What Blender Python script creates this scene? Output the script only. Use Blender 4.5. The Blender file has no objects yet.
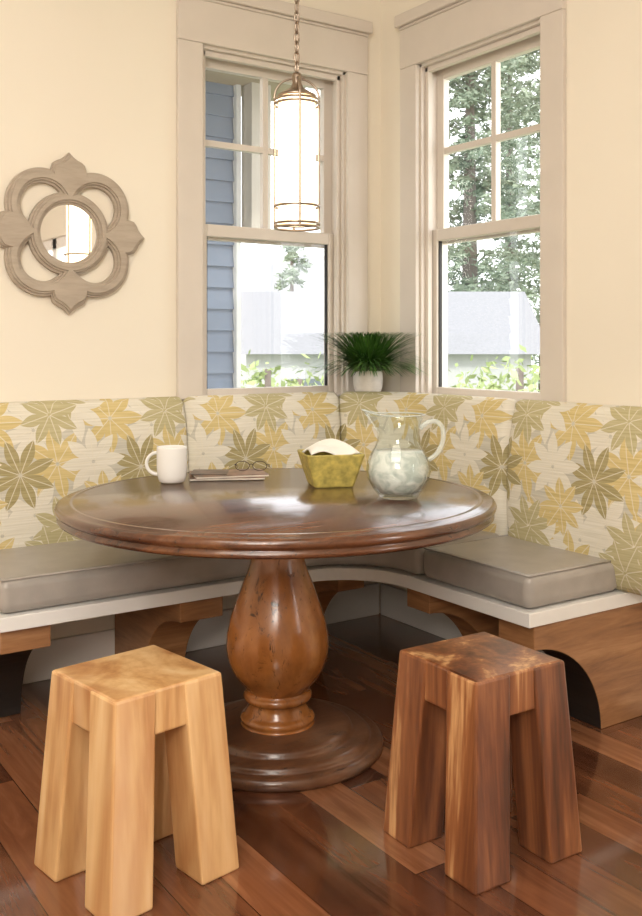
import bpy, bmesh, math, random
from mathutils import Vector, Matrix
random.seed(7)
pi=math.pi
S=bpy.context.scene
COL=S.collection

# ------------------------------------------------------------------ node helpers
class NT:
    def __init__(s,name):
        s.mat=bpy.data.materials.new(name); s.mat.use_nodes=True
        s.t=s.mat.node_tree; s.b=s.t.nodes['Principled BSDF']; s.out=s.t.nodes['Material Output']
    def n(s,typ,**kw):
        nd=s.t.nodes.new(typ)
        for k,v in kw.items(): setattr(nd,k,v)
        return nd
    def link(s,a,b): s.t.links.new(a,b)
    def set(s,inp,v):
        if isinstance(v,bpy.types.NodeSocket): s.link(v,inp)
        else: inp.default_value=v
    def m(s,op,*a):
        nd=s.n('ShaderNodeMath',operation=op)
        for i,v in enumerate(a): s.set(nd.inputs[i],v)
        return nd.outputs[0]
    def clamp(s,v): return s.m('MINIMUM',s.m('MAXIMUM',v,0.0),1.0)
    def mix(s,f,a,b,blend='MIX'):
        nd=s.n('ShaderNodeMix',data_type='RGBA',blend_type=blend)
        s.set(nd.inputs[0],f)
        s.set(nd.inputs[6],a if isinstance(a,bpy.types.NodeSocket) else (*a,1))
        s.set(nd.inputs[7],b if isinstance(b,bpy.types.NodeSocket) else (*b,1))
        return nd.outputs[2]
    def coord(s,kind='Object'):
        return s.n('ShaderNodeTexCoord').outputs[kind]
    def mapv(s,v,scale=(1,1,1),loc=(0,0,0),rot=(0,0,0)):
        nd=s.n('ShaderNodeMapping'); s.link(v,nd.inputs[0])
        nd.inputs['Scale'].default_value=scale; nd.inputs['Location'].default_value=loc; nd.inputs['Rotation'].default_value=rot
        return nd.outputs[0]
    def noise(s,v,scale=5,detail=4,rough=.5,dist=0):
        nd=s.n('ShaderNodeTexNoise'); s.link(v,nd.inputs['Vector'])
        nd.inputs['Scale'].default_value=scale; nd.inputs['Detail'].default_value=detail
        nd.inputs['Roughness'].default_value=rough; nd.inputs['Distortion'].default_value=dist
        return nd.outputs[0]
    def ramp(s,f,stops):
        nd=s.n('ShaderNodeValToRGB'); s.link(f,nd.inputs[0]); e=nd.color_ramp.elements
        while len(e)<len(stops): e.new(.5)
        for i,(p,c) in enumerate(stops): e[i].position=p; e[i].color=(*c,1)
        return nd.outputs[0]
    def bump(s,h,strength=.2,dist=.01):
        nd=s.n('ShaderNodeBump'); s.link(h,nd.inputs['Height']); nd.inputs['Strength'].default_value=strength
        nd.inputs['Distance'].default_value=dist; s.link(nd.outputs[0],s.b.inputs['Normal'])
    def base(s,c): s.set(s.b.inputs['Base Color'],c if isinstance(c,bpy.types.NodeSocket) else (*c,1))
    def p(s,**kw):
        for k,v in kw.items(): s.set(s.b.inputs[k.replace('_',' ')],v)

def plain(name,c,rough=.5,metal=0,var=.06,scale=8,bump=0,spec=.5):
    t=NT(name); n=t.noise(t.coord(),scale,3)
    d=tuple(max(0,x*(1-var)) for x in c); l=tuple(min(1,x*(1+var)) for x in c)
    t.base(t.ramp(n,[(.3,d),(.7,l)])); t.p(Roughness=rough,Metallic=metal); t.b.inputs['Specular IOR Level'].default_value=spec
    if bump: t.bump(t.noise(t.coord(),scale*20,2),bump,.002)
    return t.mat

def wood(name,stops,stretch=(14,14,1.2),rough=.35,dist=1.2,fine=60,coat=0,offset=(0,0,0),bump=.15,scale=1,worn=0,heart=None):
    t=NT(name); c=t.coord()
    v=t.mapv(c,stretch,offset)
    n1=t.noise(v,scale,5,.6,dist)
    v2=t.mapv(c,tuple(k*6 for k in stretch),offset)
    n2=t.noise(v2,1.0,4,.6,.3)
    f=t.m('ADD',t.m('MULTIPLY',n1,.78),t.m('MULTIPLY',n2,.22))
    col=t.ramp(f,stops)
    h=n2
    if heart:
        hc,lo,hi,amt=heart
        hn=t.noise(t.mapv(c,(3.2,3.2,.7),(2,5,1)),1.6,3,.5,.8)
        hf=t.clamp(t.m('DIVIDE',t.m('SUBTRACT',hn,lo),hi-lo))
        col=t.mix(t.m('MULTIPLY',hf,amt),col,hc,'MULTIPLY')
    if worn:
        k=t.noise(t.mapv(c,tuple(k*2.6 for k in stretch),(3,1,7)),1.4,6,.8,2.0)
        scr=t.clamp(t.m('MULTIPLY',t.m('SUBTRACT',.43,k),14.0))
        blot=t.noise(c,5,4,.6)
        col=t.mix(t.m('MULTIPLY',scr,worn),col,(.018,.008,.004))
        bl=t.clamp(t.m('MULTIPLY',t.m('SUBTRACT',.56,blot),4.0))
        col=t.mix(t.m('MULTIPLY',bl,.6*worn),col,(.05,.018,.008))
        h=t.m('SUBTRACT',n2,scr)
    t.base(col); t.p(Roughness=rough)
    t.b.inputs['Coat Weight'].default_value=coat; t.b.inputs['Coat Roughness'].default_value=.12
    t.bump(h,bump,.003)
    return t.mat

# ------------------------------------------------------------------ mesh helpers
def mk(name,verts,faces,mat=None,smooth=False,parent=None,uv=None):
    me=bpy.data.meshes.new(name); me.from_pydata([tuple(v) for v in verts],[],faces); me.update()
    if uv:
        l=me.uv_layers.new(name='UVMap')
        for lp in me.loops: l.data[lp.index].uv=uv[lp.vertex_index]
    ob=bpy.data.objects.new(name,me); COL.objects.link(ob)
    if mat: me.materials.append(mat)
    if smooth:
        for p in me.polygons: p.use_smooth=True
    if parent: ob.parent=parent
    return ob
def recalc(ob):
    bm=bmesh.new(); bm.from_mesh(ob.data); bmesh.ops.recalc_face_normals(bm,faces=bm.faces); bm.to_mesh(ob.data); bm.free(); return ob
def boxes(name,bl,mat,parent=None,bevel=0):
    V=[];F=[]
    for (x0,x1,y0,y1,z0,z1) in bl:
        x0,x1=min(x0,x1),max(x0,x1); y0,y1=min(y0,y1),max(y0,y1); z0,z1=min(z0,z1),max(z0,z1)
        b=len(V)
        V+=[(x0,y0,z0),(x1,y0,z0),(x1,y1,z0),(x0,y1,z0),(x0,y0,z1),(x1,y0,z1),(x1,y1,z1),(x0,y1,z1)]
        F+=[tuple(b+i for i in f) for f in [(3,2,1,0),(4,5,6,7),(0,1,5,4),(1,2,6,5),(2,3,7,6),(3,0,4,7)]]
    ob=mk(name,V,F,mat,parent=parent)
    if bevel: bev(ob,bevel)
    return ob
def bev(ob,w,seg=2,ang=35):
    m=ob.modifiers.new('Bevel','BEVEL'); m.width=w; m.segments=seg; m.limit_method='ANGLE'; m.angle_limit=math.radians(ang)
def lathe(name,prof,mat,loc=(0,0,0),seg=64,parent=None,closed=False):
    V=[];F=[];n=len(prof)
    for i in range(seg):
        a=2*pi*i/seg
        for r,z in prof: V.append((loc[0]+r*math.cos(a),loc[1]+r*math.sin(a),loc[2]+z))
    for i in range(seg):
        j=(i+1)%seg
        for k in range(n if closed else n-1):
            k2=(k+1)%n
            F.append((i*n+k,j*n+k,j*n+k2,i*n+k2))
    ob=mk(name,V,F,mat,True,parent)
    bm=bmesh.new(); bm.from_mesh(ob.data); bmesh.ops.remove_doubles(bm,verts=bm.verts,dist=1e-5)
    bmesh.ops.recalc_face_normals(bm,faces=bm.faces); bm.to_mesh(ob.data); bm.free()
    for p in ob.data.polygons: p.use_smooth=True
    return ob
def prism(name,outline,z0,z1,mat,parent=None,bevel=0,seg=3,smooth=False):
    n=len(outline)
    V=[(x,y,z0) for x,y in outline]+[(x,y,z1) for x,y in outline]
    F=[tuple(range(n-1,-1,-1)),tuple(range(n,2*n))]+[(i,(i+1)%n,n+(i+1)%n,n+i) for i in range(n)]
    ob=mk(name,V,F,mat,parent=parent); recalc(ob)
    if bevel: bev(ob,bevel,seg,50)
    return ob
def tomesh(ob,name,mat,parent,smooth=True):
    dg=bpy.context.evaluated_depsgraph_get(); dg.update()
    me=bpy.data.meshes.new_from_object(ob.evaluated_get(dg)); me.name=name
    o=bpy.data.objects.new(name,me); COL.objects.link(o); o.matrix_world=ob.matrix_world
    me.transform(ob.matrix_world); o.matrix_world=Matrix()
    bpy.data.objects.remove(ob)
    me.materials.clear(); me.materials.append(mat)
    for p in me.polygons: p.use_smooth=smooth
    if parent: o.parent=parent
    return o
def tubes(name,paths,r,mat,parent=None,cyc=False,kind='POLY'):
    cu=bpy.data.curves.new(name,'CURVE'); cu.dimensions='3D'; cu.bevel_depth=r; cu.bevel_resolution=3; cu.use_fill_caps=True
    for pts in paths:
        sp=cu.splines.new('POLY'); sp.points.add(len(pts)-1)
        for i,p in enumerate(pts): sp.points[i].co=(*p,1)
        sp.use_cyclic_u=cyc
    ob=bpy.data.objects.new(name+'_c',cu); COL.objects.link(ob)
    return tomesh(ob,name,mat,parent)
def circ(c,r,n=40,z=None): return [(c[0]+r*math.cos(2*pi*i/n),c[1]+r*math.sin(2*pi*i/n),c[2]) for i in range(n)]
def empty(name,loc=(0,0,0),rz=0):
    e=bpy.data.objects.new(name,None); COL.objects.link(e); e.location=loc; e.rotation_euler=(0,0,rz); e.empty_display_size=.1; return e

# ------------------------------------------------------------------ materials
M_wall=plain('wall_paint',(.87,.805,.685),.6,var=.012,scale=2,bump=.05)
M_ceil=plain('ceiling_paint',(.88,.86,.80),.8,var=.01)
M_trim=plain('trim_paint',(.69,.625,.555),.4,var=.02)
M_white=plain('white_paint',(.88,.86,.83),.4,var=.02)
M_bronze=plain('brushed_bronze',(.38,.31,.25),.3,1,.1)
M_leather=plain('taupe_leather',(.40,.365,.33),.32,var=.08,scale=14,bump=.15)
M_ceramic=plain('white_ceramic',(.88,.87,.85),.15,var=.01)
M_mirror=plain('mirror_glass',(.9,.9,.9),.02,1,0)
M_frame=wood('weathered_wood',[(.3,(.37,.305,.24)),(.5,(.44,.37,.295)),(.75,(.51,.435,.35))],(6,6,40),.55,.5)
M_table=wood('table_wood',[(.3,(.034,.013,.007)),(.5,(.10,.035,.015)),(.70,(.22,.088,.036))],(1.2,9,9),.22,.8,coat=.6,bump=.14,worn=.8)
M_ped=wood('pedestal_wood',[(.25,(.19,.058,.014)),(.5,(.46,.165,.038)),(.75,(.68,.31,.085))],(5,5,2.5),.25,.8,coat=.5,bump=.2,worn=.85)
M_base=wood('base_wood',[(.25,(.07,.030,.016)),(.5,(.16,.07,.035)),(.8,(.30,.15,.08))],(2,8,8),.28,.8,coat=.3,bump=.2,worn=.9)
M_bench=wood('walnut_bench',[(.25,(.15,.06,.025)),(.5,(.36,.17,.07)),(.8,(.56,.31,.15))],(2,2,16),.4,1.2)
M_st1=wood('acacia_light',[(.33,(.32,.13,.045)),(.42,(.58,.31,.12)),(.52,(.74,.47,.22)),(.72,(.88,.67,.41))],(5,5,.5),.36,1.0,coat=.2,bump=.1,heart=((.62,.42,.28),.46,.62,.7))
M_st2=wood('acacia_dark',[(.36,(.050,.017,.008)),(.46,(.16,.052,.020)),(.55,(.30,.11,.04)),(.61,(.62,.34,.15)),(.72,(.78,.50,.25))],(8,8,.35),.33,.7,coat=.25,bump=.1)
M_dark=plain('near_black',(.015,.011,.009),.5)

# floor
t=NT('walnut_floor'); c=t.coord(); sp=t.n('ShaderNodeSeparateXYZ'); t.link(c,sp.inputs[0])
X,Y=sp.outputs[0],sp.outputs[1]
W=.125
xi=t.m('DIVIDE',X,W); idx=t.m('FLOOR',xi); fx=t.m('FRACT',xi)
wn=t.n('ShaderNodeTexWhiteNoise',noise_dimensions='1D'); t.link(idx,wn.inputs['W'])
yy=t.m('ADD',t.m('DIVIDE',Y,.95),t.m('MULTIPLY',wn.outputs[0],7.3)); seg=t.m('FLOOR',yy); fy=t.m('FRACT',yy)
cb=t.n('ShaderNodeCombineXYZ'); t.link(idx,cb.inputs[0]); t.link(seg,cb.inputs[1])
w2=t.n('ShaderNodeTexWhiteNoise',noise_dimensions='3D'); t.link(cb.outputs[0],w2.inputs['Vector'])
va=t.n('ShaderNodeVectorMath',operation='MULTIPLY_ADD'); t.link(w2.outputs['Color'],va.inputs[0]); va.inputs[1].default_value=(13,13,13); t.link(t.mapv(c,(18,1.6,1)),va.inputs[2])
g=t.noise(va.outputs[0],1,5,.62,1.0)
f=t.m('ADD',t.m('MULTIPLY',g,.60),t.m('MULTIPLY',w2.outputs[0],.50))
col=t.ramp(f,[(.22,(.036,.013,.008)),(.42,(.105,.036,.017)),(.64,(.225,.085,.038)),(.90,(.46,.21,.10))])
gap=t.m('MAXIMUM',t.m('LESS_THAN',fx,.02),t.m('LESS_THAN',fy,.0035))
t.base(t.mix(gap,col,(.012,.006,.004)))
t.p(Roughness=t.m('ADD',.08,t.m('MULTIPLY',g,.2))); t.b.inputs['Coat Weight'].default_value=.8; t.b.inputs['Coat Roughness'].default_value=.07
t.bump(t.m('SUBTRACT',g,t.m('MULTIPLY',gap,2)),.10,.004)
M_floor=t.mat

# floral fabric
t=NT('floral_fabric'); uvs=t.coord('UV'); sp=t.n('ShaderNodeSeparateXYZ'); t.link(uvs,sp.inputs[0]); U,Vv=sp.outputs[0],sp.outputs[1]
streak=t.noise(t.mapv(uvs,(6,170,1)),1,3)
sk=t.m('MULTIPLY',t.m('SUBTRACT',streak,.3),2.5)
col=t.mix(sk,(.49,.465,.39),(.66,.63,.54))
def flower(col,ox,oy,Px,Py,L,w,rot,c1,c2,n=8):
    def wrap(a,o,P): return t.m('MULTIPLY',t.m('SUBTRACT',t.m('FRACT',t.m('ADD',t.m('DIVIDE',t.m('SUBTRACT',a,o),P),.5)),.5),P)
    x=wrap(U,ox,Px); y=wrap(Vv,oy,Py)
    r=t.m('SQRT',t.m('ADD',t.m('MULTIPLY',x,x),t.m('MULTIPLY',y,y)))
    th=t.m('ADD',t.m('ARCTAN2',y,x),rot+4*pi)
    a=t.m('MULTIPLY',t.m('SUBTRACT',t.m('FRACT',t.m('MULTIPLY',th,n/(2*pi))),.5),2*pi/n)
    px=t.m('MULTIPLY',r,t.m('COSINE',a)); py=t.m('ABSOLUTE',t.m('MULTIPLY',r,t.m('SINE',a)))
    q=t.m('MINIMUM',t.m('DIVIDE',px,L),1.0)
    hw=t.m('MULTIPLY',t.m('SINE',t.m('MULTIPLY',t.m('POWER',q,1.15),pi)),w)
    mask=t.m('MULTIPLY',t.m('LESS_THAN',py,hw),t.m('GREATER_THAN',px,.006))
    vein=t.m('MULTIPLY',t.m('LESS_THAN',py,.0016),mask)
    tone=t.mix(sk,c1,c2)
    col=t.mix(mask,col,tone)
    return t.mix(t.m('MULTIPLY',vein,.7),col,(.76,.71,.58))
cream=((.67,.63,.52),(.82,.78,.69)); gold=((.56,.44,.18),(.73,.60,.31)); olive=((.31,.26,.12),(.47,.40,.21)); taupe=((.54,.50,.41),(.66,.61,.51)); tan=((.43,.38,.20),(.57,.51,.31))
P=.44
for ox,oy,L,w,rot,cc in [(.10,.62,.14,.024,.2,taupe),(.32,.92,.14,.025,.1,cream),(.21,.57,.135,.025,.3,cream),(.40,.80,.13,.024,.2,gold),(.16,.95,.13,.024,.39,gold),(.02,.57,.13,.023,.1,gold),(.03,1.0,.13,.024,.25,cream),(.32,.63,.125,.023,.15,cream),(.27,.77,.128,.022,.0,olive),(.09,.80,.12,.022,.3,cream),(.42,.58,.115,.021,.1,tan),(.13,.67,.10,.019,.3,gold),(.38,.97,.11,.020,.1,tan)]:
    col=flower(col,ox,oy,P,.48,L,w,rot,*cc)
t.base(col); t.p(Roughness=.75); t.b.inputs['Specular IOR Level'].default_value=.25
t.bump(streak,.15,.002); M_fab=t.mat

t=NT('window_glass'); tr=t.n('ShaderNodeBsdfTransparent'); gl=t.n('ShaderNodeBsdfGlossy'); gl.inputs['Roughness'].default_value=.01
mx=t.n('ShaderNodeMixShader'); mx.inputs[0].default_value=.05; t.link(tr.outputs[0],mx.inputs[1]); t.link(gl.outputs[0],mx.inputs[2]); t.link(mx.outputs[0],t.out.inputs[0]); M_pane=t.mat
t=NT('clear_glass'); tr=t.n('ShaderNodeBsdfTransparent'); tr.inputs[0].default_value=(.97,.99,.98,1); gl=t.n('ShaderNodeBsdfGlossy'); gl.inputs['Roughness'].default_value=.02
lw=t.n('ShaderNodeLayerWeight'); lw.inputs[0].default_value=.5
mx=t.n('ShaderNodeMixShader'); t.link(t.m('ADD',.04,t.m('MULTIPLY',t.m('POWER',lw.outputs['Facing'],3.0),.7)),mx.inputs[0]); t.link(tr.outputs[0],mx.inputs[1]); t.link(gl.outputs[0],mx.inputs[2]); t.link(mx.outputs[0],t.out.inputs[0]); M_glass=t.mat
t=NT('frosted_lamp_glass'); t.base((1,.93,.8)); t.p(Roughness=.4)
lw=t.n('ShaderNodeLayerWeight'); lw.inputs[0].default_value=.4
t.link(t.mix(lw.outputs['Facing'],(1,.88,.62),(1,.66,.30)),t.b.inputs['Emission Color']); t.link(t.m('SUBTRACT',4.2,t.m('MULTIPLY',lw.outputs['Facing'],3.0)),t.b.inputs['Emission Strength']); M_lamp=t.mat

# ------------------------------------------------------------------ room shell
RX0,RY0,RH=-4.6,-6.4,3.0
boxes('floor',[(RX0-.15,.15,RY0-.15,.15,-.1,0)],M_floor)
boxes('ceiling',[(RX0-.15,.15,RY0-.15,.15,RH,RH+.1)],M_ceil)
ZB,ZT=.98,2.42
A=(-.907,-.197); B=(-.985,-.275)
boxes('wall_back',[(RX0,A[0],0,.15,0,RH),(A[1],.15,0,.15,0,RH),(A[0],A[1],0,.15,0,ZB),(A[0],A[1],0,.15,ZT,RH)],M_wall)
D0,D1,DT=-5.5,-3.75,2.12
boxes('wall_right',[(0,.15,B[1],0,0,RH),(0,.15,D1,B[0],0,RH),(0,.15,RY0,D0,0,RH),(0,.15,B[0],B[1],0,ZB),(0,.15,B[0],B[1],ZT,RH),(0,.15,D0,D1,DT,RH)],M_wall)
boxes('wall_left',[(RX0-.15,RX0,RY0,.15,0,RH)],M_wall)
boxes('wall_front',[(RX0-.15,.15,RY0-.15,RY0,0,RH)],M_wall)
boxes('baseboard_back',[(RX0,-.02,-.018,-.001,0,.14)],M_white,bevel=.004)
boxes('baseboard_right',[(-.018,-.001,-3.6,-.02,0,.14)],M_white,bevel=.004)
boxes('patio_door',[(.03,.08,D0,D0+.08,0,DT),(.03,.08,D1-.08,D1,0,DT),(.03,.08,D0,D1,DT-.09,DT),(.03,.08,D0,D1,0,.12),(.03,.08,(D0+D1)/2-.05,(D0+D1)/2+.05,0,DT)],M_white)  # patio door frame with two tall bays

def window(name,wall,a0,a1):
    e=empty(name)
    def wb(a,b,d0,d1,z0,z1): return (a,b,d0,d1,z0,z1) if wall=='back' else (d0,d1,a,b,z0,z1)
    cw=.11
    boxes('casing',[wb(a0-cw,a0,-.022,0,1.0,ZT),wb(a1,a1+cw,-.022,0,1.0,ZT),wb(a0-cw,a1+cw,-.024,0,ZT,ZT+.17)],M_trim,e,.004)
    boxes('crown',[wb(a0-cw-.003,a1+cw+.003,-.030,0,ZT+.17,ZT+.182),wb(a0-cw-.012,a1+cw+.012,-.045,0,ZT+.182,ZT+.235)],M_trim,e,.006)
    boxes('jamb',[wb(a0,a0+.012,0,.15,ZB,ZT),wb(a1-.012,a1,0,.15,ZB,ZT),wb(a0,a1,0,.15,ZT-.012,ZT),wb(a0,a1,-.0,.15,ZB,ZB+.015)],M_trim,e)
    i0,i1=a0+.012,a1-.012; zm=1.68; s=.042
    boxes('stop',[wb(i0,i0+.02,0.02,.045,ZB,ZT),wb(i1-.02,i1,.02,.045,ZB,ZT),wb(i0,i1,.02,.045,ZT-.035,ZT-.012)],M_trim,e,.003)
    boxes('lower_sash',[wb(i0,i0+s,.05,.085,ZB+.015,zm+.03),wb(i1-s,i1,.05,.085,ZB+.015,zm+.03),wb(i0+s,i1-s,.05,.085,zm-.02,zm+.03),wb(i0+s,i1-s,.05,.085,ZB+.015,ZB+.055)],M_trim,e,.004)
    mid=(i0+i1)/2; zu=(zm+ZT)/2+.0
    boxes('upper_sash',[wb(i0,i0+s,.088,.12,zm-.03,ZT-.012),wb(i1-s,i1,.088,.12,zm-.03,ZT-.012),wb(i0+s,i1-s,.088,.12,zm-.03,zm+.02),wb(i0+s,i1-s,.088,.12,ZT-.06,ZT-.012),
        wb(mid-.013,mid+.013,.09,.118,zm+.02,ZT-.06),wb(i0+s,mid-.013,.09,.118,zu-.013,zu+.013),wb(mid+.013,i1-s,.09,.118,zu-.013,zu+.013)],M_trim,e,.0015)
    boxes('glazing_gasket',[wb(i0+s,i0+s+.006,.06,.075,ZB+.055,zm-.02),wb(i1-s-.006,i1-s,.06,.075,ZB+.055,zm-.02)],M_dark,e)
    boxes('pane',[wb(i0+s,i1-s,.066,.068,ZB+.055,zm-.02),wb(i0+s,i1-s,.103,.105,zm+.02,ZT-.06)],M_pane,e)
window('window_1','back',*A)
window('window_2','right',*B)

# ------------------------------------------------------------------ banquette
bq=empty('corner_banquette')
FR=-.13; R=.34; X0=-1.95; Y1=-1.56
L1=(FR-R)-X0; LA=R*pi/2; L3=(FR-R)-Y1
def path(s):
    if s<L1: return (X0+s,FR,0,1)
    if s<L1+LA:
        a=pi/2-(s-L1)/R; c=FR-R
        return (c+R*math.cos(a),c+R*math.sin(a),math.cos(a),math.sin(a))
    return (FR,FR-R-(s-L1-LA),1,0)
prof=[(.0,.425),(-.024,.45),(-.042,.53),(-.048,.64),(-.046,.76),(-.036,.87),(-.020,.95),(-.008,.985),(.008,1.008),(.028,1.018),(.052,1.014),(.070,.995),(.078,.95),(.078,.425)]
def panel(name,s0,s1):
    L=s1-s0; n=max(8,int(L/.03)); base=[s0,s0+.004,s0+.010,s0+.018,s0+.030]+[s0+.030+(L-.06)*k/n for k in range(1,n)]+[s1-.030,s1-.018,s1-.010,s1-.004,s1]
    V=[];UV=[];F=[];m=len(prof)
    for s in base:
        k=min(s-s0,s1-s); e=.022*max(0,1-k/.030)**2
        x,y,nx,ny=path(s)
        for d,z in prof:
            dd=d+e if d<.03 else d-e*.3; zz=z-e if z>.95 else z
            if d<.0 : dd+= .014*(1-min(1,k/.12))
            V.append((x+nx*dd,y+ny*dd,zz)); UV.append((s,zz+ (0.0 if d<.02 else d)))
    for i in range(len(base)-1):
        for j in range(m):
            j2=(j+1)%m; F.append((i*m+j,(i+1)*m+j,(i+1)*m+j2,i*m+j2))
    F.append(tuple(range(m))); F.append(tuple((len(base)-1)*m+j for j in range(m)))
    ob=mk(name,V,F,M_fab,True,bq,UV); recalc(ob)
    for p in ob.data.polygons: p.use_smooth=len(p.vertices)==4
seams=[0,X0*-1-1.03,L1+.14,L1+LA+.47,L1+LA+L3]
for i in range(4): panel('back_cushion_%d'%(i+1),seams[i]+.001,seams[i+1]-.001)
def arc(cx,cy,r,a0,a1,n=14): return [(cx+r*math.cos(math.radians(a0+(a1-a0)*k/n)),cy+r*math.sin(math.radians(a0+(a1-a0)*k/n))) for k in range(n+1)]
FX,FY=-.56,-.62; fr=.26; EX,EY=-1.88,-1.45
bR=R+.08; c0=FR-R
led=[(X0,-.002),(-.002,-.002),(-.002,Y1),(-.05,Y1)]+arc(c0,c0,bR,0,90)+[(X0,-.05)]
prism('ledge',led,.96,.995,M_trim,bq,.002)
def outl(o,ex=0): 
    return [(EX-ex,-.03),(-.03,-.03),(-.03,EY-ex),(FX-o,EY-ex)]+arc(FX-o-fr,FY-o-fr,fr,0,90)+[(EX-ex,FY-o)]
prism('seat_platform',outl(.0),.375,.418,M_white,bq,.003)
def cush(name,o): 
    ob=prism(name,o,.42,.525,M_leather,bq,.03,6)
    for p in ob.data.polygons: p.use_smooth=True
    wn=ob.modifiers.new('WN','WEIGHTED_NORMAL'); wn.keep_sharp=False
    return ob
g=.004
cush('seat_cushion_1',[(EX+.01,FR),(-.93,FR),(-.93,FY+.012),(EX+.01,FY+.012)])
cush('seat_cushion_2',[(-.93+g,FR)]+[(c0,FR)]+arc(c0,c0,R,90,0)[1:]+[(FR,-.93+g)]+[(FX+.012,-.93+g)]+arc(FX+.012-fr,FY+.012-fr,fr,2,90)+[(-.93+g,FY+.012)])
cush('seat_cushion_3',[(FX+.012,-.93-g),(FR,-.93-g),(FR,EY+.012),(FX+.012,EY+.012)])
def welt(name,o,z): tubes(name,[[(x,y,z) for x,y in o]],.0035,M_leather,bq,True)
welt('welt_1',[(EX+.02,FR-.01),(-.94,FR-.01),(-.94,FY+.022),(EX+.02,FY+.022)],.5225)
welt('welt_3',[(FX+.022,-.945),(FR-.01,-.945),(FR-.01,EY+.022),(FX+.022,EY+.022)],.5225)
def bracket(name,axis,p0,p1,dep,dark=False):
    r=.30; pr=[(.02,0),(dep-r,0)]
    for k in range(1,19):
        a=pi-k/18*pi/2; pr.append((dep+r*math.cos(a),r*math.sin(a)))
    pr+=[(dep,.375),(.02,.375)]
    V=[];n=len(pr)
    for p in (p0,p1):
        for d,z in pr: V.append((p,-d,z) if axis=='x' else (-d,p,z))
    F=[tuple(range(n)),tuple(range(n,2*n))]+[(i,(i+1)%n,n+(i+1)%n,n+i) for i in range(n)]
    ob=mk(name,V,F,M_bench,parent=bq)
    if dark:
        ob.data.materials.append(M_dark)  # curved arch faces coloured near black
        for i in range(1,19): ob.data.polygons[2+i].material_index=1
    recalc(ob); bev(ob,.003)
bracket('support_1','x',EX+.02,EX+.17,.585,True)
bracket('support_2','x',-1.28,-1.12,.585)
bracket('support_3','x',-.62,-.50,.55)
bracket('support_4','y',-.96,-.84,.53)
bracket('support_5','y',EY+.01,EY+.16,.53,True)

# ------------------------------------------------------------------ table
TC=(-1.139,-.970,0)
tb=empty('round_pedestal_table',TC)
TR=.655; TZ=.762
lathe('top',[(0,TZ),(TR-.055,TZ),(TR-.053,TZ-.0015),(TR-.050,TZ-.0015),(TR-.048,TZ),(TR-.037,TZ-.0005),(TR-.031,TZ-.005),(TR-.014,TZ-.005),(TR-.005,TZ-.009),(TR,TZ-.018),(TR-.003,TZ-.028),(TR-.014,TZ-.033),(TR-.015,TZ-.037),(TR-.007,TZ-.041),(TR-.007,TZ-.049),(TR-.018,TZ-.056),(TR-.05,TZ-.058),(TR-.1,TZ-.058),(0,TZ-.058)],M_table,seg=160,parent=tb)
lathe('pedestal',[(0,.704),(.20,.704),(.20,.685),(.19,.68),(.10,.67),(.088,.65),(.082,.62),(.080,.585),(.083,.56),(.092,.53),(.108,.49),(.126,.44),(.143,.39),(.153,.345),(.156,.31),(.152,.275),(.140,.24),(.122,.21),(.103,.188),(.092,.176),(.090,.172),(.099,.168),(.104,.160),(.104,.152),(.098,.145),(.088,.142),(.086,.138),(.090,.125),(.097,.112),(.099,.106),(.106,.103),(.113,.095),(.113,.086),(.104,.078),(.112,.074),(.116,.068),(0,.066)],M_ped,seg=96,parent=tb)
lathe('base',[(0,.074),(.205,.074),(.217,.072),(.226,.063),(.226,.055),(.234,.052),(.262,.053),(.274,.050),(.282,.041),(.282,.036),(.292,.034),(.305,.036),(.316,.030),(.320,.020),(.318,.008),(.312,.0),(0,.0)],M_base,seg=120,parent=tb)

# ------------------------------------------------------------------ stools
def stool(name,loc,rz,mat,s=1):
    e=empty(name,loc,rz); h=.458; a=.142; b=.172; w=.106; wb=.108
    boxes('seat',[(-a+.002,a-.002,-a+.002,a-.002,.358,h)],mat,e,.006)
    i=0
    for sx in (-1,1):
        for sy in (-1,1):
            i+=1; V=[]
            for z,o,ww in ((0,b,wb),(.36,a+.0065,w),(h-.0015,a,w)):
                for u,v in ((0,0),(1,0),(1,1),(0,1)):
                    V.append((sx*(o-u*ww),sy*(o-v*ww),z))
            F=[(0,1,2,3),(8,9,10,11)]+[(k,(k+1)%4,4+(k+1)%4,4+k) for k in range(4)]+[(4+k,4+(k+1)%4,8+(k+1)%4,8+k) for k in range(4)]
            ob=mk('leg_%d'%i,V,F,mat,parent=e); recalc(ob); bev(ob,.006,2)
            off=Vector((i*1.7*sx,i*.9*sy,0)); ob.data.transform(Matrix.Translation(off)); ob.location=-off
    return e
stool('wooden_stool',(-1.767,-1.367,0),math.radians(9),M_st1)
stool('wooden_stool.001',(-1.022,-1.730,0),math.radians(-1),M_st2)

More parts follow.
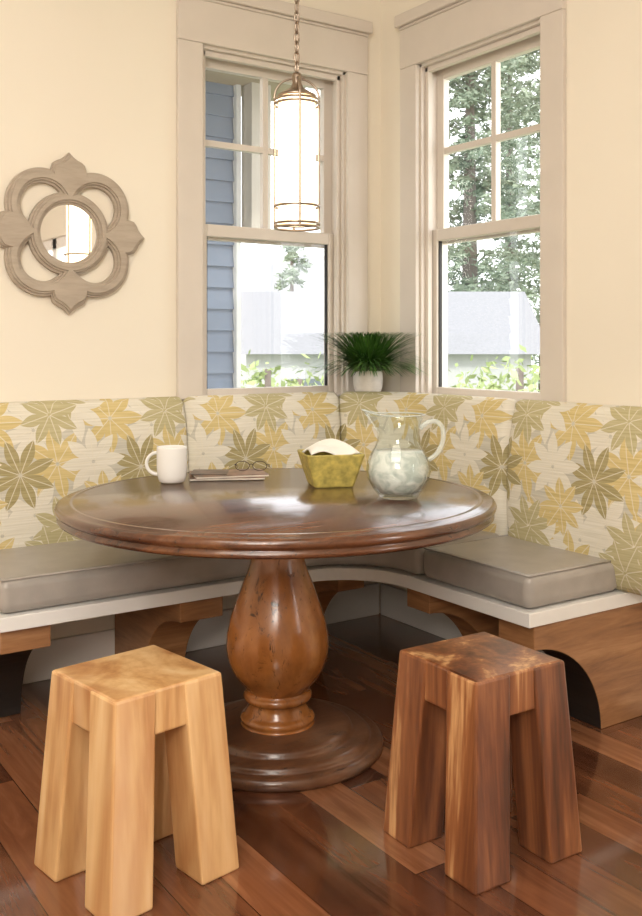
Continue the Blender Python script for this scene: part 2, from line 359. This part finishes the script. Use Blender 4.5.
# ------------------------------------------------------------------ mirror
mr=empty('quatrefoil_mirror',(-1.456,-.002,1.624))
def fill2d(name,spl,ext,bevd,mat,parent,y):
    cu=bpy.data.curves.new(name,'CURVE'); cu.dimensions='2D'; cu.fill_mode='BOTH'; cu.extrude=ext; cu.bevel_depth=bevd; cu.bevel_resolution=2
    for pts in spl:
        sp=cu.splines.new('POLY'); sp.points.add(len(pts)-1)
        for i,p in enumerate(pts): sp.points[i].co=(p[0],p[1],0,1)
        sp.use_cyclic_u=True
    ob=bpy.data.objects.new(name+'_c',cu); COL.objects.link(ob); ob.rotation_euler=(pi/2,0,0); ob.location=(0,y,0)
    bpy.context.view_layer.update()
    return tomesh(ob,name,mat,parent,False)
k=.0036
def quat(w):
    spl=[]; out=[]
    for i in range(360):
        th=math.radians(i); q=(i%90); cd=38.18*math.cos(math.radians(q-45)); Rr=37-w
        r=cd+math.sqrt(max(0,Rr*Rr-38.18**2+cd*cd))
        ph=min(q,90-q); tab=[(0,82),(3,78),(6,75.5),(10,74),(13,72),(15,68),(17,58)]
        rt=0
        for (p0,v0),(p1,v1) in zip(tab,tab[1:]):
            if p0<=ph<=p1: rt=v0+(v1-v0)*(ph-p0)/(p1-p0)
        r=max(r,rt-w*1.15)
        out.append((r*k*math.cos(th),r*k*math.sin(th)))
    spl.append(out)
    for qd in range(4):
        a0=math.radians(45+90*qd); Rh=23+w; rr=42-w; cc=38.18
        al=math.acos((cc*cc+rr*rr-Rh*Rh)/(2*cc*rr)); be=math.atan2(rr*math.sin(al),rr*math.cos(al)-cc); h=[]
        for j in range(25):
            b=-be+2*be*j/24; x=cc+Rh*math.cos(b); y=Rh*math.sin(b); h.append((x,y))
        for j in range(1,16):
            b=al-2*al*j/16; h.append((rr*math.cos(b),rr*math.sin(b)))
        spl.append([(k*(x*math.cos(a0)-y*math.sin(a0)),k*(x*math.sin(a0)+y*math.cos(a0))) for x,y in h])
    spl.append([((30+w)*k*math.cos(2*pi*i/72),(30+w)*k*math.sin(2*pi*i/72)) for i in range(72)])
    return spl
fill2d('frame_base',quat(0),.008,.002,M_frame,mr,-.012)
fill2d('frame_ridge_1',quat(2.4),.006,.002,M_frame,mr,-.024)
fill2d('frame_ridge_2',quat(4.4),.004,.0022,M_frame,mr,-.034)
o=fill2d('mirror_disc',[[(31*k*math.cos(2*pi*i/72),31*k*math.sin(2*pi*i/72)) for i in range(72)]],.004,0,M_mirror,mr,-.012)

# ------------------------------------------------------------------ pendant
PX,PY=-1.072,-.973
pn=empty('pendant_lamp',(PX,PY,0))
zt,zb=1.975,1.575
lathe('glass_shade',[(0,zb+.01),(.055,zb+.01),(.058,zb+.015),(.058,zt-.005),(.054,zt),(0,zt)],M_lamp,seg=48,parent=pn)
rg=[circ((0,0,z),.069) for z in (zt-.01,zt-.022,zb+.065,zb,zb+.012)]
tubes('rings',rg,.0038,M_bronze,pn,True)
bars=[]
for i in range(4):
    a=pi/4+i*pi/2+.35; pts=[(.069*math.cos(a),.069*math.sin(a),zb-.004)]
    for j in range(13):
        b=j/12*pi/2; rr=.069*math.cos(b)+.006*math.sin(b); pts.append((rr*math.cos(a),rr*math.sin(a),zt-.01+.068*math.sin(b)))
    bars.append(pts)
tubes('cage_bars',bars,.0035,M_bronze,pn)
lathe('top_cap',[(0,zt+.075),(.012,zt+.075),(.016,zt+.068),(.014,zt+.045),(.020,zt+.03),(.045,zt+.014),(.060,zt+.006),(.060,zt),(0,zt)],M_bronze,seg=40,parent=pn)
lathe('canopy',[(0,RH),(.065,RH),(.065,RH-.015),(.02,RH-.03),(0,RH-.03)],M_bronze,seg=40,parent=pn)
links=[];z=zt+.075;i=0
while z<RH-.02:
    pts=[]
    for j in range(16):
        b=2*pi*j/16; u=.0085*math.cos(b); v=.019*math.sin(b)
        pts.append((u,0,z+.017+v) if i%2 else (0,u,z+.017+v))
    links.append(pts); z+=.031;i+=1
tubes('chain',links,.0026,M_bronze,pn,True)
tubes('cord',[[(.003,.003,zt+.07),(.004,-.003,2.5),(.003,.003,RH-.01)]],.002,M_bronze,pn)

# ------------------------------------------------------------------ plant
PP=(-.165,-.125,.997)
pl=empty('potted_grass_plant',PP)
lathe('pot',[(0,0),(.044,0),(.050,.006),(.061,.03),(.065,.06),(.064,.09),(.060,.115),(.056,.115),(.059,.095),(.055,.09),(0,.09)],plain('pot_ceramic',(.80,.75,.68),.35,bump=.3,var=.08,scale=30),seg=40,parent=pl)
t=NT('grass_green'); g=t.noise(t.coord(),25,2); t.base(t.ramp(g,[(.3,(.02,.075,.012)),(.6,(.08,.20,.03)),(.8,(.22,.40,.08))])); t.p(Roughness=.4); M_grass=t.mat
V=[];F=[]; LX,LY=.152,.09
cnt=0
while cnt<900:
    a=random.uniform(0,2*pi); lean=random.random()**.5; Lh=random.uniform(.20,.32)
    if math.cos(a-math.radians(45))>.3 and random.random()<.35: continue
    dx,dy=math.cos(a),math.sin(a); tx,ty=-dy,dx; w=random.uniform(.0025,.0042); n=8
    # blades leaning along the wall spread wider
    Lh*=1+.22*abs(math.cos(a-math.radians(-34)))
    x,y,z=random.uniform(0,.04)*dx,random.uniform(0,.04)*dy,.09; ang=pi/2-lean*1.1; pts=[]
    for j in range(n+1):
        pts.append((x,y,z)); st=Lh/n; x+=dx*st*math.cos(ang); y+=dy*st*math.cos(ang); z+=st*math.sin(ang); ang-=lean*.17
        z=min(max(z,.09),.255+.02*random.random())
    if any(p[0]>LX or p[1]>LY for p in pts): 
        if random.random()<.5: continue
        sc=min(1,LX/max(1e-3,max(p[0] for p in pts)),LY/max(1e-3,max(p[1] for p in pts)))
        pts=[(p[0]*sc,p[1]*sc,p[2]) for p in pts]
    cnt+=1; b=len(V)
    for j,(x,y,z) in enumerate(pts):
        q=j/n; ww=w*(1-q**2)+.0002; V+=[(x-tx*ww,y-ty*ww,z),(x+tx*ww,y+ty*ww,z)]
    for j in range(n): F.append((b+2*j,b+2*j+1,b+2*j+3,b+2*j+2))
mk('grass',V,F,M_grass,True,pl)

# ------------------------------------------------------------------ table things
TT=TZ+.0005
Rd=Vector((.829,-.559))
mg=empty('coffee_mug',(-1.297,-.560,TT))
lathe('body',[(0,0),(.036,0),(.042,.004),(.047,.02),(.050,.05),(.050,.112),(.0495,.118),(.0465,.118),(.046,.11),(.045,.02),(.036,.010),(0,.010)],M_ceramic,seg=48,parent=mg)
hp=[]
for j in range(15):
    b=math.radians(75+ (285-75)*j/14); r_=.047+ -.037*math.cos(b); hp.append((-Rd.x*r_,-Rd.y*r_,.062+.036*math.sin(b)))
tubes('handle',[hp],.0058,M_ceramic,mg)

pt=empty('glass_pitcher',(-.876,-1.226,TT))
outp=[(0,0),(.052,0),(.058,.003),(.062,.010),(.078,.03),(.091,.055),(.096,.08),(.093,.105),(.083,.13),(.070,.152),(.063,.17),(.0615,.19),(.064,.21),(.071,.232),(.077,.246)]
inp=[(.0745,.247),(.069,.233),(.062,.21),(.0595,.19),(.061,.17),(.068,.151),(.081,.129),(.091,.105),(.094,.08),(.089,.055),(.076,.031),(.059,.012),(0,.010)]
jb=lathe('jug_body',outp+inp,M_glass,seg=64,parent=pt)
sd=-Rd
for v in jb.data.vertices:
    if v.co.z>.19:
        q=(v.co.z-.19)/.055; r_=math.hypot(v.co.x,v.co.y)
        if r_>1e-4:
            dt=(v.co.x*sd.x+v.co.y*sd.y)/r_; f_=max(0,dt)**8*q
            v.co.x+=sd.x*.032*f_; v.co.y+=sd.y*.032*f_; v.co.z+=.014*f_
rim=[]
for i in range(64):
    a=2*pi*i/64; dt=math.cos(a)*sd.x+math.sin(a)*sd.y; f_=max(0,dt)**8
    rim.append((.0758*math.cos(a)+sd.x*.032*f_,.0758*math.sin(a)+sd.y*.032*f_,.2465+.014*f_))
t=NT('rim_glass'); t.base((.75,.82,.78)); t.p(Roughness=.05,Alpha=.55); M_rim=t.mat
tubes('jug_rim',[rim],.0022,M_rim,pt,True)
t=NT('iced_water'); c=t.coord(); nn=t.noise(c,26,3,.5,1.2); t.base(t.ramp(nn,[(.38,(.70,.76,.74)),(.58,(.97,.97,.95))])); t.p(Roughness=.1,IOR=1.33)
t.p(Alpha=t.m('ADD',.62,t.m('MULTIPLY',nn,.4))); t.bump(nn,.5,.01)
lathe('water',[(0,.0115),(.055,.0150),(.072,.033),(.085,.056),(.0895,.08),(.0865,.105),(.077,.128),(.070,.140),(0,.140)],t.mat,seg=48,parent=pt)
hp=[]
ctrl=[(.064,.205),(.085,.222),(.110,.226),(.128,.212),(.134,.185),(.128,.155),(.112,.128),(.090,.112)]
for j in range(len(ctrl)-1):
    for q in (0,.33,.66):
        p0=ctrl[max(0,j-1)];p1=ctrl[j];p2=ctrl[j+1];p3=ctrl[min(len(ctrl)-1,j+2)]
        cr=lambda i:.5*((2*p1[i])+(-p0[i]+p2[i])*q+(2*p0[i]-5*p1[i]+4*p2[i]-p3[i])*q*q+(-p0[i]+3*p1[i]-3*p2[i]+p3[i])*q**3)
        hp.append((Rd.x*cr(0),Rd.y*cr(0),cr(1)))
hp.append((Rd.x*.090,Rd.y*.090,.112))
t=NT('handle_glass'); t.base((.80,.87,.84)); t.p(Roughness=.03,Alpha=.42); 
tubes('jug_handle',[hp],.0075,t.mat,pt)

bw=empty('square_bowl',(-.896,-.899,TT),math.radians(-22))
def sq(a,z,r):
    o=[]
    for cx,cy,s in ((a-r,a-r,0),(-a+r,a-r,90),(-a+r,-a+r,180),(a-r,-a+r,270)):
        for k_ in range(6):
            b=math.radians(s+90*k_/5); o.append((cx+r*math.cos(b),cy+r*math.sin(b),z))
    return o
lev=[(.062,0,.010),(.065,.004,.010),(.079,.05,.012),(.094,.103,.014),(.093,.107,.014),(.088,.105,.012),(.074,.05,.010),(.060,.012,.008)]
V=[];F=[];N=24
for a,z,r in lev: V+=sq(a,z,r)
F=[tuple(range(N-1,-1,-1)),tuple((len(lev)-1)*N+i for i in range(N))]
for l in range(len(lev)-1):
    for i in range(N): F.append((l*N+i,l*N+(i+1)%N,(l+1)*N+(i+1)%N,(l+1)*N+i))
mk('bowl_shell',V,F,plain('mustard_glaze',(.56,.46,.12),.4,var=.3,scale=45,bump=.6),False,bw)
V=[];F=[];n=30
for i in range(n+1):
    for j in range(n+1):
        x=-.080+.160*i/n; y=-.080+.160*j/n
        e=max(abs(x),abs(y))/.080
        z=.106+.014*math.sin(x*34+1.2+y*14)*math.cos(y*26-.6+x*22)+.022*(1-e**3)+.008*math.sin(x*90+y*70)*(1-e)
        V.append((x,y,z))
for i in range(n):
    for j in range(n): b=i*(n+1)+j; F.append((b,b+n+1,b+n+2,b+1))
ob=mk('napkin',V,F,plain('white_linen',(.92,.90,.85),.8,var=.03),True,bw); sm=ob.modifiers.new('Solid','SOLIDIFY'); sm.thickness=.003

mz=empty('magazine_stack',(-1.085,-.555,TT),math.radians(-26))
Mpg=plain('paper',(.72,.66,.58),.5,var=.2,scale=14)
Mcv=plain('magazine_cover',(.22,.12,.08),.35,var=.6,scale=26)
boxes('magazine_1',[(-.13,.12,-.085,.085,.001,.007)],Mpg,mz,.001)
boxes('cover_1',[(-.131,.121,-.086,.086,.007,.0082)],Mcv,mz)
b2=boxes('magazine_2',[(-.12,.125,-.08,.08,.0085,.0145)],Mpg,mz,.001); b2.rotation_euler=(0,0,.14)
b2=boxes('cover_2',[(-.121,.126,-.081,.081,.0145,.0157)],Mcv,mz); b2.rotation_euler=(0,0,.14)
b3=boxes('loose_sheet',[(-.125,.0,-.06,.07,.016,.0175)],plain('dark_print',(.10,.06,.05),.35,var=.8,scale=30),mz); b3.rotation_euler=(0,0,-.12)
eg=empty('reading_glasses',(-1.02,-.60,TT+.0185),math.radians(-34))
def ell(cx,rx,rz): return [(cx+rx*math.cos(2*pi*i/28),.0,.020+rz*math.sin(2*pi*i/28)) for i in range(28)]
M_blk=plain('dark_wire_frame',(.08,.05,.04),.3,.6)
tubes('rims',[ell(-.030,.024,.016),ell(.030,.024,.016)],.0013,M_blk,eg,True)
tubes('temples',[[(-.006,0,.024),(0,0,.027),(.006,0,.024)],[(-.054,0,.024),(-.058,.01,.024),(-.058,.08,.016),(-.056,.11,.002)],[(.054,0,.024),(.058,.01,.024),(.058,.08,.016),(.056,.11,.002)]],.0013,M_blk,eg)

# ------------------------------------------------------------------ exterior
boxes('exterior_ground',[(-30,60,.6,70,-1.3,-1.2),(.6,60,-30,.6,-1.3,-1.2)],plain('lawn',(.30,.34,.21),.9,var=.3,scale=2))
M_sid=plain('blue_siding',(.15,.185,.25),.7,var=.06)
M_ext=plain('exterior_white',(.50,.50,.49),.7)
sh=empty('blue_sided_house')
V=[];F=[]
z=-1.2
while z<3.2:
    b=len(V); V+=[(-2.2,1.5,z),(.07,1.5,z),(.07,1.5+.02,z+.125),(-2.2,1.5+.02,z+.125),(-2.2,1.52,z),(.07,1.52,z)]
    F+=[(b,b+1,b+2,b+3),(b,b+4,b+5,b+1)]; z+=.125
mk('siding',V,F,M_sid,parent=sh)
boxes('corner_board',[(.07,.10,1.47,1.60,-1.2,3.2),(-2.2,.07,1.53,1.6,-1.2,3.2)],M_ext,sh)
boxes('porch_column',[(.12,.25,1.38,1.50,1.85,2.74)],plain('porch_trim',(.40,.36,.31),.6),sh)
boxes('soffit',[(-2.3,.45,.75,1.7,2.74,2.90)],plain('soffit_brown',(.30,.24,.17),.7),sh)
def house(name,x,y,w,d,h,rh,rz,mw,mrf):
    e=empty(name,(x,y,-1.2),rz)
    boxes('facade',[(-w/2,w/2,-d/2,d/2,0,h)],mw,e)
    V=[(-w/2-.3,-d/2-.3,h-.1),(w/2+.3,-d/2-.3,h-.1),(w/2+.3,d/2+.3,h-.1),(-w/2-.3,d/2+.3,h-.1),(-w/2-.3,0,h+rh),(w/2+.3,0,h+rh)]
    mk('roof',V,[(0,1,5,4),(2,3,4,5),(0,4,3),(1,2,5),(0,3,2,1)],mrf,parent=e)
    boxes('glazing',[(-w/2+.8+i*1.8,-w/2+1.7+i*1.8,-d/2-.03,-d/2,.8,1.8) for i in range(int((w-1)/1.8))],plain('dark_pane',(.15,.17,.19),.2),e)
M_roof=plain('roof_shingle',(.30,.30,.31),.8,var=.12,scale=30)
# garden layout: bearing and distance from the breakfast nook
def at(bearing_px,dist):
    lat=(bearing_px-321)/960*dist
    return (-2.66+dist*.559+lat*.829, -3.46+dist*.829-lat*.559)
house('distant_house',*at(262,32),9,7,3.7,1.7,math.radians(-28),M_ext,M_roof)
house('distant_house.001',*at(382,19.5),5.2,4.0,2.35,1.15,math.radians(-34),plain('pale_siding',(.44,.44,.44),.7),plain('grey_shingle',(.24,.24,.25),.8,var=.12,scale=30))
def tree(name,x,y,z0,h,rad,n,cols,conifer=True,ls=.12):
    e=empty(name,(x,y,z0))
    t=NT('foliage_'+name); g=t.noise(t.coord(),2.5,3); t.base(t.ramp(g,[(.3,cols[0]),(.7,cols[1])])); t.p(Roughness=.8); t.b.inputs['Specular IOR Level'].default_value=.1
    V=[];F=[]
    nb=n//60; 
    for i in range(nb):
        if conifer:
            q=random.random()**.8; zc=h*(.12+.86*q); L=rad*(1-q)**.8*random.uniform(.7,1.1)+.15; a=random.uniform(0,2*pi)
            for j in range(60):
                f_=random.random()**.7; px=L*f_*math.cos(a)+random.gauss(0,.07*rad*.6); py=L*f_*math.sin(a)+random.gauss(0,.07*rad*.6); pz=zc-.25*L*f_*f_+random.gauss(0,.05)
                s_=ls*random.uniform(.5,1.2); b=len(V)
                d1=Vector((random.gauss(0,1),random.gauss(0,1),random.gauss(-.3,.5))).normalized()*s_; d2=Vector((random.gauss(0,1),random.gauss(0,1),random.gauss(0,1))).normalized()*s_*.35
                c=Vector((px,py,pz)); V+=[c-d1,c+d2,c+d1,c-d2]; F.append((b,b+1,b+2,b+3))
        else:
            u=Vector((random.gauss(0,1),random.gauss(0,1),random.gauss(0,1))).normalized()*(random.random()**.4)
            cc=Vector((u.x*rad,u.y*rad,h*.5+u.z*h*.5))
            for j in range(60):
                c=cc+Vector((random.gauss(0,1),random.gauss(0,1),random.gauss(0,1)))*rad*.13
                s_=ls*random.uniform(.5,1.2); b=len(V)
                d1=Vector((random.gauss(0,1),random.gauss(0,1),random.gauss(0,1))).normalized()*s_; d2=Vector((random.gauss(0,1),random.gauss(0,1),random.gauss(0,1))).normalized()*s_*.5
                V+=[c-d1,c+d2,c+d1,c-d2]; F.append((b,b+1,b+2,b+3))
    mk('foliage',V,F,t.mat,parent=e)
    lathe('trunk',[(0,0),(.16*h/8,0),(.03,h*.95),(0,h*.95)],plain('bark_'+name,(.16,.13,.11),.9),seg=10,parent=e)
G1=((.24,.29,.22),(.42,.47,.36)); G2=((.24,.31,.13),(.42,.48,.24)); G3=((.14,.18,.13),(.28,.33,.24))
tree('pine_tree',*at(470,27),-1.2,15,2.7,17000,G3,ls=.14)
tree('pine_tree.001',*at(548,28),-1.2,15,2.9,14000,G1,ls=.14)
tree('pine_tree.002',*at(510,34),-1.2,15,3.2,11000,G1,ls=.15)
tree('pine_tree.003',*at(292,24),-1.2,5.2,1.4,3500,G1,ls=.10)
tree('leafy_shrub',*at(520,7.6),-1.2,2.35,.9,6000,G2,False,.05)
tree('leafy_shrub.001',*at(470,9.5),-1.2,1.95,1.0,4500,G2,False,.055)
tree('leafy_shrub.002',*at(300,12),-1.2,2.1,1.2,5000,G2,False,.07)
tree('leafy_shrub.003',*at(268,9.2),-1.2,2.3,.6,3000,G2,False,.05)

# ------------------------------------------------------------------ lights
w=bpy.data.worlds.new('World'); S.world=w; w.use_nodes=True; nt=w.node_tree
bg=nt.nodes['Background']; bg.inputs[0].default_value=(.95,.97,1,1); bg.inputs[1].default_value=3.3
sl=bpy.data.lights.new('sun','SUN'); sl.energy=2.0; sl.angle=.05; sl.color=(1,.97,.9); so=bpy.data.objects.new('sun',sl); COL.objects.link(so); so.rotation_euler=Vector((.75,.6,-.75)).to_track_quat('-Z','Y').to_euler()
def area(name,loc,tgt,size,power,col,shape='SQUARE'):
    l=bpy.data.lights.new(name,'AREA'); l.energy=power; l.size=size; l.color=col
    o=bpy.data.objects.new(name,l); COL.objects.link(o); o.location=loc
    o.rotation_euler=(Vector(tgt)-Vector(loc)).to_track_quat('-Z','Y').to_euler(); return o
area('ceiling_fill',(-2.6,-2.6,2.9),(-2.2,-2.2,0),1.8,52,(1,.94,.85))  # added fill lamp below the ceiling, no fixture there
area('room_fill',(-4.0,-4.6,2.5),(-1.2,-1.0,.9),1.2,90,(1,.94,.86))  # unseen soft fill added behind camera-left, aimed at the table
area('door_daylight',(1.2,-4.6,1.6),(-1.5,-2.0,.6),1.8,130,(1,.96,.91))

# ------------------------------------------------------------------ camera
cd=bpy.data.cameras.new('camera'); co=bpy.data.objects.new('camera',cd); COL.objects.link(co)
cd.sensor_fit='VERTICAL'; cd.sensor_height=36; cd.sensor_width=36*642/916; cd.lens=960/916*36; cd.shift_y=-(458-345)/916
co.location=(-2.66,-3.46,1.215); co.rotation_euler=(pi/2,0,math.radians(-34)); cd.clip_start=.05; cd.clip_end=300
S.camera=co
S.view_settings.view_transform='Standard'
S.view_settings.exposure=0
